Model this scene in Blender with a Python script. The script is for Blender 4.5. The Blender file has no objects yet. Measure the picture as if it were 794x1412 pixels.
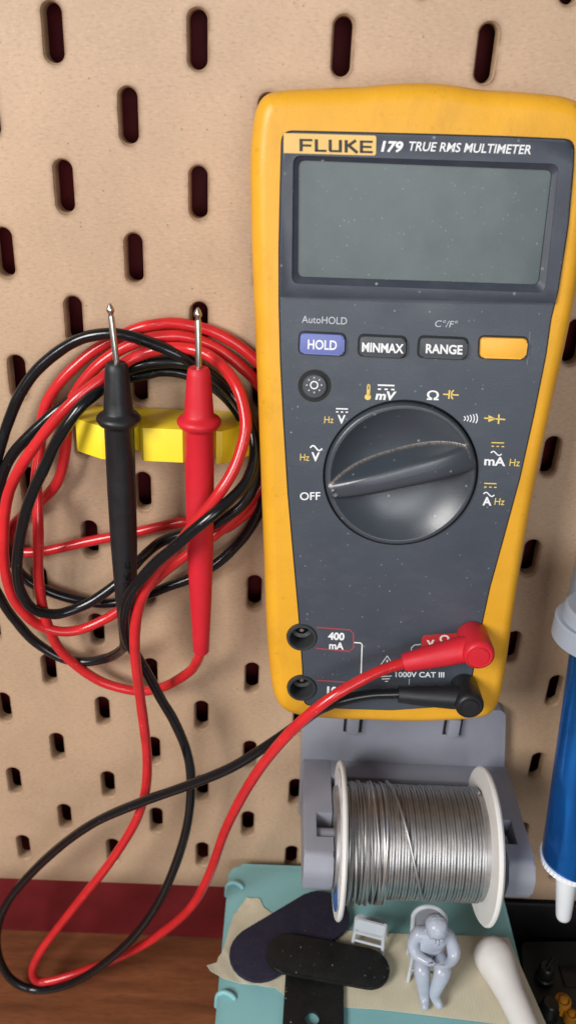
import bpy, bmesh, math, random
from mathutils import Vector, Matrix
random.seed(7)
S = bpy.context.scene
COL = S.collection
PI = math.pi

# ------------------------------------------------------------------ camera
CAM = Vector((0.0684727, -0.26647875, -0.00941559))
ROT = Matrix(((0.99902894, -0.04318973, -0.00870813),
              (0.01187764, 0.45434097, -0.89074868),
              (0.04242766, 0.88978027, 0.45441277)))
F = 1160.39
cd = bpy.data.cameras.new('camera')
co = bpy.data.objects.new('camera', cd)
COL.objects.link(co)
co.matrix_world = Matrix.Translation(CAM) @ ROT.to_4x4()
cd.sensor_fit = 'VERTICAL'
cd.sensor_height = 24
cd.lens = F / 1412 * 24
cd.clip_start = 0.01
cd.clip_end = 50
cd.dof.use_dof = True
cd.dof.focus_distance = 0.265
cd.dof.aperture_fstop = 11
S.camera = co

# ------------------------------------------------------------------ light
S.view_settings.view_transform = 'Standard'
S.view_settings.look = 'None'
S.view_settings.exposure = 0.0
w = bpy.data.worlds.new('World')
S.world = w
w.use_nodes = True
bg = w.node_tree.nodes['Background']
bg.inputs[0].default_value = (1.0, 0.96, 0.92, 1)
bg.inputs[1].default_value = 0.15


def area(name, loc, target, size, power, col):
    l = bpy.data.lights.new(name, 'AREA')
    l.shape = 'RECTANGLE'
    l.size, l.size_y = size
    l.energy = power
    l.color = col
    o = bpy.data.objects.new(name, l)
    COL.objects.link(o)
    o.location = loc
    d = Vector(target) - Vector(loc)
    o.rotation_euler = d.to_track_quat('-Z', 'Y').to_euler()
    return o


area('window_light', (-0.46, -0.68, 0.24), (0.07, 0, -0.17), (0.30, 0.34), 9.1, (1.0, 0.97, 0.93))
area('room_light', (0.16, -0.85, -0.02), (0.1, 0, -0.25), (0.45, 0.35), 2.5, (0.93, 0.96, 1.0))


# ------------------------------------------------------------------ pixel of the photo -> point in the place
def ray(x, y):
    return ROT @ Vector((x - 397, -(y - 706), -F))


def at(x, y, d):          # point d metres in front of the pegboard
    v = ray(x, y)
    return CAM + v * ((-d - CAM.y) / v.y)


def atz(x, y, z):         # point at height z
    v = ray(x, y)
    return CAM + v * ((z - CAM.z) / v.z)


# ------------------------------------------------------------------ materials
def lin(c):
    return tuple(((v / 255) / 12.92 if v / 255 <= .04045 else ((v / 255 + .055) / 1.055) ** 2.4) for v in c)


class N:
    def __init__(s, name):
        s.m = bpy.data.materials.new(name)
        s.m.use_nodes = True
        s.t = s.m.node_tree
        s.p = s.t.nodes['Principled BSDF']
        s.tc = s.t.nodes.new('ShaderNodeTexCoord')

    def new(s, k, **kw):
        n = s.t.nodes.new(k)
        for a, b in kw.items():
            setattr(n, a, b)
        return n

    def link(s, a, b):
        s.t.links.new(a, b)

    def noise(s, scale, detail=3, rough=.5, vec=None):
        n = s.new('ShaderNodeTexNoise')
        n.inputs['Scale'].default_value = scale
        n.inputs['Detail'].default_value = detail
        n.inputs['Roughness'].default_value = rough
        s.link(vec or s.tc.outputs['Object'], n.inputs['Vector'])
        return n.outputs['Fac']

    def ramp(s, fac, stops):
        n = s.new('ShaderNodeValToRGB')
        e = n.color_ramp.elements
        while len(e) < len(stops):
            e.new(.5)
        for q, (p, c) in zip(e, stops):
            q.position = p
            q.color = (*c, 1) if len(c) == 3 else c
        s.link(fac, n.inputs[0])
        return n.outputs[0]

    def mix(s, fac, a, b):
        n = s.new('ShaderNodeMix', data_type='RGBA')
        for i, v in ((0, fac), (6, a), (7, b)):
            if hasattr(v, 'links'):
                s.link(v, n.inputs[i])
            elif i == 0:
                n.inputs[i].default_value = v
            else:
                n.inputs[i].default_value = (*v, 1)
        return n.outputs[2]

    def specks(s, scale, lo, hi, seed=0.0, dens=.5):
        # sparse dust specks: voronoi cells with random size and random presence
        mp = s.new('ShaderNodeMapping')
        mp.inputs['Location'].default_value = (seed, seed * 1.7, seed * .3)
        s.link(s.tc.outputs['Object'], mp.inputs[0])
        v = s.new('ShaderNodeTexVoronoi')
        v.inputs['Scale'].default_value = scale
        s.link(mp.outputs[0], v.inputs['Vector'])
        r = s.new('ShaderNodeMapRange')
        r.inputs[1].default_value = lo
        r.inputs[2].default_value = hi
        r.inputs[3].default_value = 1
        r.inputs[4].default_value = 0
        s.link(v.outputs['Distance'], r.inputs[0])
        sep = s.new('ShaderNodeSeparateColor')
        s.link(v.outputs['Color'], sep.inputs[0])
        g = s.new('ShaderNodeMath', operation='GREATER_THAN')
        g.inputs[1].default_value = 1 - dens
        s.link(sep.outputs[0], g.inputs[0])
        m = s.new('ShaderNodeMath', operation='MULTIPLY')
        s.link(r.outputs[0], m.inputs[0])
        s.link(g.outputs[0], m.inputs[1])
        m2 = s.new('ShaderNodeMath', operation='MULTIPLY')
        s.link(m.outputs[0], m2.inputs[0])
        s.link(sep.outputs[1], m2.inputs[1])
        return m2.outputs[0]

    def bump(s, fac, strength=.2, dist=.0005):
        b = s.new('ShaderNodeBump')
        b.inputs['Strength'].default_value = strength
        b.inputs['Distance'].default_value = dist
        s.link(fac, b.inputs['Height'])
        if s.p.inputs['Normal'].links:
            s.link(s.p.inputs['Normal'].links[0].from_socket, b.inputs['Normal'])
        s.link(b.outputs[0], s.p.inputs['Normal'])

    def base(s, c):
        if hasattr(c, 'links'):
            s.link(c, s.p.inputs['Base Color'])
        else:
            s.p.inputs['Base Color'].default_value = (*c, 1)

    def set(s, **k):
        for a, b in k.items():
            s.p.inputs[a.replace('_', ' ')].default_value = b


def sc(c, k):
    return tuple(v * k for v in c)


def plastic(name, c, rough=.45, var=.12, vscale=60, grain=1500, gb=.1, dust=0, dustc=(.6, .6, .58), dscale=420, spec=.5, **kw):
    n = N(name)
    f = n.noise(vscale, 4, .6)
    colr = n.ramp(f, [(.3, sc(c, 1 - var)), (.7, sc(c, 1 + var))])
    if dust:
        colr = n.mix(n.specks(dscale, .05, .22, 3.1, dust), colr, dustc)
        colr = n.mix(n.specks(dscale * .33, .02, .07, 1.3, dust * .7), colr, dustc)
    n.base(colr)
    rr = n.ramp(n.noise(vscale * 2.3, 3), [(.3, (rough * .85,) * 3), (.7, (rough * 1.15,) * 3)])
    n.link(rr, n.p.inputs['Roughness'])
    n.set(Specular_IOR_Level=spec, **kw)
    if gb:
        n.bump(n.noise(grain, 2), gb, .0003)
    return n.m


def grime(m, dark, scale, lo, hi, amt, stretch=(1, 1, 1), rough=None):
    t = m.node_tree
    p = t.nodes['Principled BSDF']
    n = N.__new__(N)
    n.m, n.t, n.p = m, t, p
    n.tc = next(q for q in t.nodes if q.type == 'TEX_COORD')
    mp = n.new('ShaderNodeMapping')
    mp.inputs['Scale'].default_value = stretch
    n.link(n.tc.outputs['Object'], mp.inputs[0])
    f = n.ramp(n.noise(scale, 8, .72, mp.outputs[0]), [(lo, (0,) * 3), (hi, (amt,) * 3)])
    n.base(n.mix(f, p.inputs['Base Color'].links[0].from_socket, dark))



def mdf():
    n = N('hardboard')
    a = (.482, .332, .218)
    c = n.ramp(n.noise(22, 6, .68), [(.3, sc(a, .88)), (.7, sc(a, 1.10))])
    # fibre flecks stretched sideways
    mp = n.new('ShaderNodeMapping')
    mp.inputs['Scale'].default_value = (.6, 1, 1.6)
    mp.inputs['Rotation'].default_value = (0, .3, 0)
    n.link(n.tc.outputs['Object'], mp.inputs[0])
    f1 = n.noise(900, 3, .7, mp.outputs[0])
    c = n.mix(n.ramp(f1, [(.34, (.42,) * 3), (.47, (0,) * 3)]), c, sc(a, .62))
    c = n.mix(n.ramp(f1, [(.55, (0,) * 3), (.7, (.4,) * 3)]), c, sc(a, 1.35))
    c = n.mix(n.specks(170, .01, .06, 0, .22), c, (.16, .085, .045))
    c = n.mix(n.specks(420, .03, .16, 5, .25), c, (.22, .12, .06))
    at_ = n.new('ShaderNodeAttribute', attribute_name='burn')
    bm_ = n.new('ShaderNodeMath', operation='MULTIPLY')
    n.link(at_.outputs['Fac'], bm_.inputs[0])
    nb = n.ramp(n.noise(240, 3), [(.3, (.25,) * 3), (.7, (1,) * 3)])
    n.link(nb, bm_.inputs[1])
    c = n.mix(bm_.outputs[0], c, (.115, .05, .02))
    n.base(c)
    n.set(Roughness=.46, Specular_IOR_Level=.45, Coat_Weight=.15, Coat_Roughness=.32)
    n.bump(n.noise(700, 4, .7), .16, .0004)
    n.bump(n.noise(90, 3), .12, .0012)
    return n.m


def wood():
    n = N('stained_wood')
    mp = n.new('ShaderNodeMapping')
    mp.inputs['Scale'].default_value = (1, 7, 7)
    n.link(n.tc.outputs['Object'], mp.inputs[0])
    a = (.225, .078, .033)
    f = n.noise(18, 6, .65, mp.outputs[0])
    c = n.ramp(f, [(.3, sc(a, .6)), (.55, a), (.75, sc(a, 1.45))])
    f2 = n.noise(150, 4, .7, mp.outputs[0])
    c = n.mix(n.ramp(f2, [(.3, (.55,) * 3), (.5, (0,) * 3)]), c, sc(a, .45))
    n.base(c)
    n.set(Roughness=.36, Specular_IOR_Level=.45)
    n.bump(f2, .12, .0004)
    return n.m


def metal(name, c, rough, **kw):
    n = N(name)
    n.base(n.ramp(n.noise(300, 3), [(.3, sc(c, .8)), (.7, c)]))
    n.set(Metallic=1.0, Roughness=rough, **kw)
    return n.m


MDF = mdf()
WOOD = wood()
MAROON = plastic('maroon_paint', (.125, .011, .013), .6, .25, 30, spec=.15)
YELLOW = plastic('yellow_rubber', (.73, .365, .020), .44, .07, 45, 1600, .16, .10, (.45, .22, .03), 260)



grime(YELLOW, (.42, .20, .018), 55, .52, .74, .35, (1.6, .7, 1))
grime(YELLOW, (.12, .06, .02), 420, .60, .78, .5)
PANEL = plastic('grey_blue_plastic', (.052, .063, .083), .40, .10, 30, 2600, .14, .16, (.30, .32, .34), 620)
BEZEL = plastic('bezel_plastic', (.036, .043, .062), .40, .10, 30, 2600, .10, .2, (.36, .38, .40), 420)
KNOB = plastic('knob_plastic', (.042, .052, .066), .33, .10, 40, 2600, .10, .12, (.36, .37, .38), 420, .75)


def add_dust(m):
    t = m.node_tree
    p = t.nodes['Principled BSDF']
    src = p.inputs['Base Color'].links[0].from_socket
    n = N.__new__(N)
    n.m, n.t, n.p = m, t, p
    n.tc = next(q for q in t.nodes if q.type == 'TEX_COORD')
    a = n.new('ShaderNodeAttribute', attribute_name='dust')
    f = n.ramp(n.noise(1500, 4, .8), [(.38, (.0,) * 3), (.62, (1,) * 3)])
    mu = n.new('ShaderNodeMath', operation='MULTIPLY')
    n.link(a.outputs['Fac'], mu.inputs[0])
    n.link(f, mu.inputs[1])
    n.base(n.mix(mu.outputs[0], src, (.36, .27, .20)))


add_dust(KNOB)
SEAM = plastic('seam_black', (.006, .006, .007), .6, .1)
LCD = plastic('lcd_glass', (.030, .050, .049), .24, .16, 30, 0, 0, .30, (.20, .24, .23), 800)
grime(LCD, (.065, .095, .088), 35, .45, .75, .5, (1.2, 1, 1))
grime(PANEL, (.10, .11, .125), 45, .50, .80, .45, (1, 1.8, 1))
grime(BEZEL, (.075, .085, .105), 60, .50, .80, .5)
WHITE_INK = plastic('white_ink', (.80, .82, .84), .5, .04, gb=0)
DIM_INK = plastic('grey_ink', (.50, .53, .57), .5, .04, gb=0)
PALE_LINE = plastic('pale_line_plastic', (.16, .17, .19), .5, .1, gb=0)
YELLOW_INK = plastic('yellow_ink', (.78, .58, .14), .5, .04, gb=0)
RED_INK = plastic('red_ink', (.52, .03, .035), .5, .06, gb=0)
RED_LINE = plastic('red_line_ink', (.42, .05, .07), .5, .06, gb=0)
BLACK_INK = plastic('black_ink', (.02, .016, .012), .5, .04, gb=0)
BADGE = plastic('badge_yellow', (.73, .47, .13), .42, .1, 40)
BLUE_KEY = plastic('blue_key', (.15, .185, .47), .48, .08, 90)
GREY_KEY = plastic('grey_key', (.062, .070, .082), .5, .1, 90)
YELLOW_KEY = plastic('yellow_key', (.84, .43, .045), .48, .05, 90)
JACK = plastic('jack_plastic', (.035, .038, .04), .35, .2, 90)
RED_CABLE = plastic('red_silicone', (.58, .020, .024), .22, .16, 70, 900, .06, .10, (.62, .25, .24), 700)
grime(RED_CABLE, (.36, .014, .016), 160, .52, .75, .5)
RED_GRIP = plastic('red_grip', (.58, .016, .030), .48, .08, 90, 1200, .1, spec=.35)
BLK_CABLE = plastic('black_silicone', (.0055, .006, .0075), .21, .2, 70, 900, .05, .12, (.11, .11, .11), 700)
BLK_GRIP = plastic('black_grip', (.0095, .011, .0135), .46, .15, 90, 1200, .12)
STEEL = metal('steel', (.62, .58, .55), .28)
SOLDER = metal('solder_wire', (.52, .51, .505), .42)
PRINT_Y = plastic('yellow_print', (.92, .70, .025), .48, .04, 60)
PRINT_G = plastic('grey_print', (.26, .27, .32), .5, .06, 60)
PRINT_L = plastic('lilac_print', (.38, .41, .49), .26, .08, 90, 420, .5)
PRINT_W = plastic('pale_print', (.50, .54, .58), .4, .05, 90)
SPOOLW = plastic('white_spool', (.74, .725, .70), .45, .05, 60, Subsurface_Weight=.25, Subsurface_Radius=(.004, .003, .002), Subsurface_Scale=1.0)
PAPER = plastic('label_paper', (.62, .63, .64), .5, .3, 300)
BLUE_LABEL = plastic('blue_label', (.03, .12, .40), .4, .2, 200)
TEAL = plastic('teal_plastic', (.22, .46, .485), .45, .05, 20, 1800, .12, .15, (.35, .45, .43), 300)
FELT = plastic('purple_felt', (.020, .018, .036), .75, .2, 150, 1500, .5, .1, (.1, .1, .12), 500, .25)
GLITTER = plastic('black_sparkle', (.009, .009, .009), .55, .3, 150, 1500, .5, .18, (.34, .34, .30), 560, .3)
ROD = plastic('white_rod', (.66, .63, .61), .55, .05, 80, 500, .15)
BLUE_FOIL = plastic('blue_foil', (.008, .12, .44), .20, .15, 60, 200, .30, spec=.6, Metallic=.7)
TUBE_WHITE = plastic('tube_white', (.80, .82, .86), .4, .03, 60)
HOLDER = plastic('holder_print', (.30, .34, .41), .5, .05, 60)
BLACK_CASE = plastic('black_case', (.007, .006, .006), .35, .3, 60)
DARK_PANEL = plastic('dark_panel', (.022, .022, .020), .5, .2, 80, dust=.1, dustc=(.06, .06, .055))
AMBER = plastic('amber_plastic', (.50, .20, .015), .3, .15, 200)


def tape_mat():
    n = N('masking_tape')
    a = (.63, .575, .43)
    c = n.ramp(n.noise(60, 5, .6), [(.3, sc(a, .86)), (.7, sc(a, 1.06))])
    sepx = n.new('ShaderNodeTexWave')
    sepx.inputs['Scale'].default_value = 260
    sepx.inputs['Distortion'].default_value = 6
    n.link(n.tc.outputs['Object'], sepx.inputs[0])
    n.base(c)
    n.set(Roughness=.65, Specular_IOR_Level=.3)
    n.bump(sepx.outputs['Fac'], .10, .0003)
    return n.m


TAPE = tape_mat()


# ------------------------------------------------------------------ object helpers
def obj(name, bm, mats, parent=None, angle=38, smooth=True):
    bmesh.ops.recalc_face_normals(bm, faces=bm.faces[:])
    me = bpy.data.meshes.new(name)
    bm.to_mesh(me)
    bm.free()
    if not isinstance(mats, (list, tuple)):
        mats = [mats]
    for m in mats:
        me.materials.append(m)
    if smooth:
        me.polygons.foreach_set('use_smooth', [len(p.vertices) < 14 for p in me.polygons])
        me.set_sharp_from_angle(angle=math.radians(angle))
    o = bpy.data.objects.new(name, me)
    COL.objects.link(o)
    if parent:
        o.parent = parent
    return o


def thing(name, label, cat, loc=(0, 0, 0), rot=None, group=None):
    o = bpy.data.objects.new(name, None)
    o.empty_display_size = .01
    COL.objects.link(o)
    o.location = loc
    if rot is not None:
        o.rotation_euler = rot
    return tag(o, label, cat, group)


def tag(o, label, cat, group=None):
    o['label'] = label
    o['category'] = cat
    if group:
        o['group'] = group
    return o


def struct(o):
    o['kind'] = 'structure'
    return o


def B():
    return bmesh.new()


def prism(bm, pts, h0, h1, bev=0, seg=3, axis='z', both=False, mat=0):
    """polygon pts in two axes, extruded along the third, with a rounded top rim"""
    def V(p, h):
        return (p[0], p[1], h) if axis == 'z' else ((p[0], h, p[1]) if axis == 'y' else (h, p[0], p[1]))
    lo = [bm.verts.new(V(p, h0)) for p in pts]
    hi = [bm.verts.new(V(p, h1)) for p in pts]
    n = len(pts)
    f1 = bm.faces.new(hi)
    f0 = bm.faces.new(lo[::-1])
    fs = [f0, f1]
    for i in range(n):
        fs.append(bm.faces.new((lo[i], lo[(i + 1) % n], hi[(i + 1) % n], hi[i])))
    for f in fs:
        f.material_index = mat
    if bev:
        es = list(f1.edges) + (list(f0.edges) if both else [])
        r = bmesh.ops.bevel(bm, geom=es, offset=bev, segments=seg, profile=.5, affect='EDGES', clamp_overlap=True)
        for f in r['faces']:
            f.material_index = mat


def box(bm, a, b, bev=0, seg=2, mat=0):
    xs, ys, zs = zip(a, b)
    v = [bm.verts.new((xs[i], ys[j], zs[k])) for i in (0, 1) for j in (0, 1) for k in (0, 1)]
    fs = [bm.faces.new([v[i] for i in q]) for q in ((0, 1, 3, 2), (4, 6, 7, 5), (0, 4, 5, 1), (2, 3, 7, 6), (0, 2, 6, 4), (1, 5, 7, 3))]
    bmesh.ops.recalc_face_normals(bm, faces=fs)
    for f in fs:
        f.material_index = mat
    if bev:
        es = list({e for f in fs for e in f.edges})
        r = bmesh.ops.bevel(bm, geom=es, offset=bev, segments=seg, profile=.5, affect='EDGES')
        for f in r['faces']:
            f.material_index = mat


def round_poly(pts, r, seg=6):
    out = []
    n = len(pts)
    for i in range(n):
        p0, p, p1 = Vector(pts[i - 1][:2]), Vector(pts[i][:2]), Vector(pts[(i + 1) % n][:2])
        rr = pts[i][2] if len(pts[i]) > 2 else r
        a, b = (p0 - p), (p1 - p)
        la, lb = a.length, b.length
        a.normalize()
        b.normalize()
        ang = a.angle(b)
        t = min(rr / max(math.tan(ang / 2), 1e-6), la * .48, lb * .48)
        s, e = p + a * t, p + b * t
        for k in range(seg + 1):
            q = k / seg
            out.append(tuple(s * (1 - q) ** 2 + p * 2 * q * (1 - q) + e * q * q))
    return out


def cr(P, sub=8, closed=False):
    """Catmull-Rom through points (tuples of any length)"""
    P = [Vector(p) for p in P]
    n = len(P)
    out = []
    rng = range(n) if closed else range(n - 1)
    for i in rng:
        if closed:
            a, b, c, d = P[i - 1], P[i], P[(i + 1) % n], P[(i + 2) % n]
        else:
            b, c = P[i], P[i + 1]
            a = P[i - 1] if i else b * 2 - c
            d = P[i + 2] if i + 2 < n else c * 2 - b
        for k in range(sub):
            t = k / sub
            out.append(.5 * ((2 * b) + (c - a) * t + (2 * a - 5 * b + 4 * c - d) * t * t + (3 * b - a - 3 * c + d) * t ** 3))
    if not closed:
        out.append(P[-1].copy())
    return out


def tube(bm, pts, r, seg=12, closed=False, caps=True, mat=0):
    pts = [Vector(p) for p in pts]
    n = len(pts)
    rad = r if callable(r) else (lambda q: r)
    T = []
    for i in range(n):
        if closed:
            t = pts[(i + 1) % n] - pts[i - 1]
        else:
            t = pts[min(i + 1, n - 1)] - pts[max(i - 1, 0)]
        T.append(t.normalized())
    u = T[0].orthogonal().normalized()
    rings = []
    for i in range(n):
        u = (u - T[i] * u.dot(T[i])).normalized()
        v = T[i].cross(u)
        q = i / (n - 1)
        rings.append([bm.verts.new(pts[i] + (u * math.cos(a) + v * math.sin(a)) * rad(q)) for a in [2 * PI * k / seg for k in range(seg)]])
    for i in range(n if closed else n - 1):
        A, Bq = rings[i], rings[(i + 1) % n]
        off = 0
        if closed and i == n - 1:
            off = min(range(seg), key=lambda o: (A[0].co - Bq[o].co).length)
        for k in range(seg):
            f = bm.faces.new((A[k], A[(k + 1) % seg], Bq[(k + 1 + off) % seg], Bq[(k + off) % seg]))
            f.material_index = mat
    if caps and not closed:
        bm.faces.new(rings[0][::-1]).material_index = mat
        bm.faces.new(rings[-1]).material_index = mat


def lathe(bm, prof, M=Matrix(), seg=32, mat=0):
    """prof: (radius, height) pairs around the local z axis of M"""
    rings = []
    for r, h in prof:
        if r < 1e-7:
            rings.append([bm.verts.new(M @ Vector((0, 0, h)))])
        else:
            rings.append([bm.verts.new(M @ Vector((r * math.cos(2 * PI * k / seg), r * math.sin(2 * PI * k / seg), h))) for k in range(seg)])
    for a, b in zip(rings, rings[1:]):
        for k in range(seg):
            k2 = (k + 1) % seg
            if len(a) == 1 and len(b) == 1:
                continue
            if len(a) == 1:
                f = bm.faces.new((a[0], b[k2], b[k]))
            elif len(b) == 1:
                f = bm.faces.new((a[k], a[k2], b[0]))
            else:
                f = bm.faces.new((a[k], a[k2], b[k2], b[k]))
            f.material_index = mat
    for rg, first in ((rings[0], 1), (rings[-1], 0)):
        if len(rg) > 1:
            bm.faces.new(rg[::-1] if first else rg).material_index = mat


def axis_matrix(p, z):
    z = Vector(z).normalized()
    return Matrix.Translation(Vector(p)) @ z.to_track_quat('Z', 'Y').to_matrix().to_4x4()


def cut(o, cutters):
    """boolean the cutter bmesh out of o and bake the result"""
    c = obj('cutter', cutters, SEAM)
    c.parent = o.parent
    c.matrix_basis = o.matrix_basis.copy()
    md = o.modifiers.new('b', 'BOOLEAN')
    md.object = c
    md.operation = 'DIFFERENCE'
    md.solver = 'EXACT'
    bpy.context.view_layer.update()
    me = bpy.data.meshes.new_from_object(o.evaluated_get(bpy.context.evaluated_depsgraph_get()))
    o.modifiers.clear()
    o.data = me
    me.polygons.foreach_set('use_smooth', [len(p.vertices) < 14 for p in me.polygons])
    me.set_sharp_from_angle(angle=math.radians(38))
    bpy.data.objects.remove(c)


_txt = {}


def text_mesh(body, bold):
    k = (body, bold)
    if k not in _txt:
        cu = bpy.data.curves.new('t', 'FONT')
        cu.body = body
        cu.size = 1
        cu.offset = bold
        cu.resolution_u = 5
        o = bpy.data.objects.new('t', cu)
        COL.objects.link(o)
        bpy.context.view_layer.update()
        me = o.evaluated_get(bpy.context.evaluated_depsgraph_get()).to_mesh()
        vs = [(v.co.x, v.co.y) for v in me.vertices]
        fs = [tuple(p.vertices) for p in me.polygons]
        o.evaluated_get(bpy.context.evaluated_depsgraph_get()).to_mesh_clear()
        bpy.data.objects.remove(o)
        _txt[k] = (vs, fs)
    return _txt[k]


class Print:
    """ink on a surface: shapes drawn in photo pixels and mapped onto the surface by fn(x, y)"""
    def __init__(s, fn):
        s.fn = fn
        s.bm = bmesh.new()
        s.mats = []

    def mi(s, m):
        if m not in s.mats:
            s.mats.append(m)
        return s.mats.index(m)

    def poly(s, pts, m):
        f = s.bm.faces.new([s.bm.verts.new(s.fn(*p)) for p in pts])
        f.material_index = s.mi(m)

    def line(s, pts, wd, m, closed=False):
        pts = [Vector(p) for p in pts]
        n = len(pts)
        L, R = [], []
        for i in range(n):
            if closed:
                t = pts[(i + 1) % n] - pts[i - 1]
            else:
                t = pts[min(i + 1, n - 1)] - pts[max(i - 1, 0)]
            t.normalize()
            nn = Vector((-t.y, t.x)) * wd / 2
            L.append(s.bm.verts.new(s.fn(*(pts[i] + nn))))
            R.append(s.bm.verts.new(s.fn(*(pts[i] - nn))))
        for i in range(n if closed else n - 1):
            j = (i + 1) % n
            s.bm.faces.new((L[i], L[j], R[j], R[i])).material_index = s.mi(m)

    def text(s, body, xl, yl, xr, yr, cap, m, bold=0.0, shear=0.0):
        vs, fs = text_mesh(body, bold)
        x0 = min(v[0] for v in vs)
        x1 = max(v[0] for v in vs)
        y1 = max(v[1] for v in vs)
        y0 = 0
        p, q = Vector((xl, yl)), Vector((xr, yr))
        ex = (q - p)
        W = ex.length
        ex.normalize()
        up = Vector((ex.y, -ex.x))
        V = []
        for a, b in vs:
            yy = (b - y0) / (y1 - y0) * cap
            xx = (a - x0) / (x1 - x0) * W + shear * yy
            V.append(s.bm.verts.new(s.fn(*(p + ex * xx + up * yy))))
        for f in fs:
            try:
                s.bm.faces.new([V[i] for i in f]).material_index = s.mi(m)
            except ValueError:
                pass

    def done(s, name, parent):
        return obj(name, s.bm, s.mats, parent, smooth=False)


# ================================================================== SETTING
DESK = -0.400
bm = B()
box(bm, (-.6, -.6, DESK - .02), (.75, .03, DESK))
struct(obj('desk', bm, WOOD))
bm = B()
box(bm, (-.6, .0165, -.399), (.75, .04, .35))
struct(obj('wall', bm, MAROON))


# pegboard: bricks of 40 x 20 mm, each with a rounded slot
def pegboard():
    bm = B()
    burn = bm.verts.layers.float.new('burn')
    NA = 24
    def stad(hw, hh, dy):
        # stadium outline, half width hw, half height hh (centre to end)
        pts = []
        for k in range(NA):
            a = 2 * PI * (k + .5) / NA
            cx, cz = hw * math.cos(a), hw * math.sin(a)
            cz += (hh - hw) * (1 if cz > 0 else -1)
            pts.append((cx, dy, cz))
        return pts
    T = .005
    rows = range(-4, 17)
    for r in rows:
        for c in range(-7, 15):
            if (c - r) % 2:
                continue
            ox, oz = c * .02, -r * .02
            def add(pts, b):
                L = []
                for p in pts:
                    v = bm.verts.new((p[0] + ox, p[1], p[2] + oz))
                    v[burn] = b
                    L.append(v)
                return L
            j = random.uniform(.92, 1.05)
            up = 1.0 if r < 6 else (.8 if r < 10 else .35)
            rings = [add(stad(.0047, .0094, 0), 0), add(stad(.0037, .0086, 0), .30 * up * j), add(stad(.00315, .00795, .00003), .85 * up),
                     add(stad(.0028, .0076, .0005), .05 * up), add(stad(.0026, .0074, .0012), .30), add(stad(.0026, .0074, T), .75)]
            for A, Bq in zip(rings, rings[1:]):
                for k in range(NA):
                    k2 = (k + 1) % NA
                    bm.faces.new((A[k], A[k2], Bq[k2], Bq[k]))
            # outer cell
            out = [(.02, 0, -.01), (.02, 0, 0), (.02, 0, .01), (0, 0, .01), (-.02, 0, .01), (-.02, 0, 0), (-.02, 0, -.01), (0, 0, -.01)]
            O = add(out, 0)
            A = rings[0]
            q = NA // 4
            # corner fans: quadrant k of the ring joins the outer corner
            quad = [(0, q, 1, 2, 3), (q, 2 * q, 3, 4, 5), (2 * q, 3 * q, 5, 6, 7), (3 * q, 4 * q, 7, 0, 1)]
            for s0, s1, a, b, d in quad:
                ring = [A[i % NA] for i in range(s0, s1)]
                bm.faces.new([O[a], O[b], O[d]] + ring[::-1])
                nx = A[s1 % NA]
                bm.faces.new([O[d], nx, ring[-1]])
            # back
            Bk = rings[-1]
            O2 = add([(p[0], T, p[2]) for p in out], 0)
            for s0, s1, a, b, d in quad:
                ring = [Bk[i % NA] for i in range(s0, s1)]
                bm.faces.new([O2[d], O2[b], O2[a]] + ring)
                bm.faces.new([ring[-1], Bk[s1 % NA], O2[d]])
    # plain strip along the bottom and its edge
    x0, x1 = -.16, .30
    zb, ze = -.33, -.341
    v = [bm.verts.new(p) for p in ((x0, 0, zb), (x1, 0, zb), (x1, 0, ze + .0006), (x0, 0, ze + .0006), (x0, .0006, ze), (x1, .0006, ze), (x1, T, ze), (x0, T, ze), (x1, T, zb), (x0, T, zb))]
    for q in ((0, 1, 2, 3), (3, 2, 5, 4), (4, 5, 6, 7), (7, 6, 8, 9)):
        bm.faces.new([v[i] for i in q])
    bmesh.ops.remove_doubles(bm, verts=bm.verts[:], dist=1e-6)
    return obj('pegboard', bm, MDF, angle=50)


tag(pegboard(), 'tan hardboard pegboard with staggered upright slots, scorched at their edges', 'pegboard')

# ================================================================== MULTIMETER
TH = math.atan2(.013, .185)
sT, cT = math.sin(TH), math.cos(TH)
MM = Matrix(((1, 0, 0, .09), (0, sT, -cT, -.026), (0, cT, sT, -.0095), (0, 0, 0, 1)))
MI = MM.inverted()


def face(x, y, h=0.0):
    """photo pixel -> point of the meter's own axes at height h above its front"""
    o = MI @ CAM
    v = MI.to_3x3() @ ray(x, y)
    return o + v * ((h - o.z) / v.z)


def fuv(x, y, h=0.0):
    p = face(x, y, h)
    return (p.x, p.y)


meter = thing('multimeter', 'yellow and grey digital multimeter with a blank screen, leaning on the pegboard', 'multimeter')
meter.matrix_world = MM

outer = [(345, 260), (345, 215), (348, 175), (353, 150), (364, 132), (383, 125), (412, 122.5), (440, 121), (470, 120), (500, 119), (525, 116.5), (555, 114.5), (590, 114), (620, 116), (645, 120), (665, 123),
         (700, 125), (740, 128), (775, 132), (797, 140), (808, 156), (812, 185), (812, 240), (806, 310), (796, 390), (783, 460), (765, 540), (748, 620), (732, 700), (718, 780), (706, 860),
         (696, 930), (689, 962), (676, 982), (650, 989), (610, 992), (560, 993), (500, 991), (450, 989), (415, 985), (393, 978), (379, 962), (372, 930), (367, 860), (364, 780), (361, 700), (358, 620), (355, 540),
         (351, 450), (347, 350)]
hol = [tuple(p) for p in cr([fuv(*p, -.004) for p in outer], 4, True)]
hol = hol[::-1]
ha = sum(hol[i - 1][0] * hol[i][1] - hol[i][0] * hol[i - 1][1] for i in range(len(hol)))
HS = -1 if ha > 0 else 1


def grow_(pts, d):
    out = []
    n = len(pts)
    for i in range(n):
        t = Vector(pts[(i + 2) % n]) - Vector(pts[i - 2])
        t.normalize()
        out.append((pts[i][0] + t.y * d, pts[i][1] - t.x * d))
    return out


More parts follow.
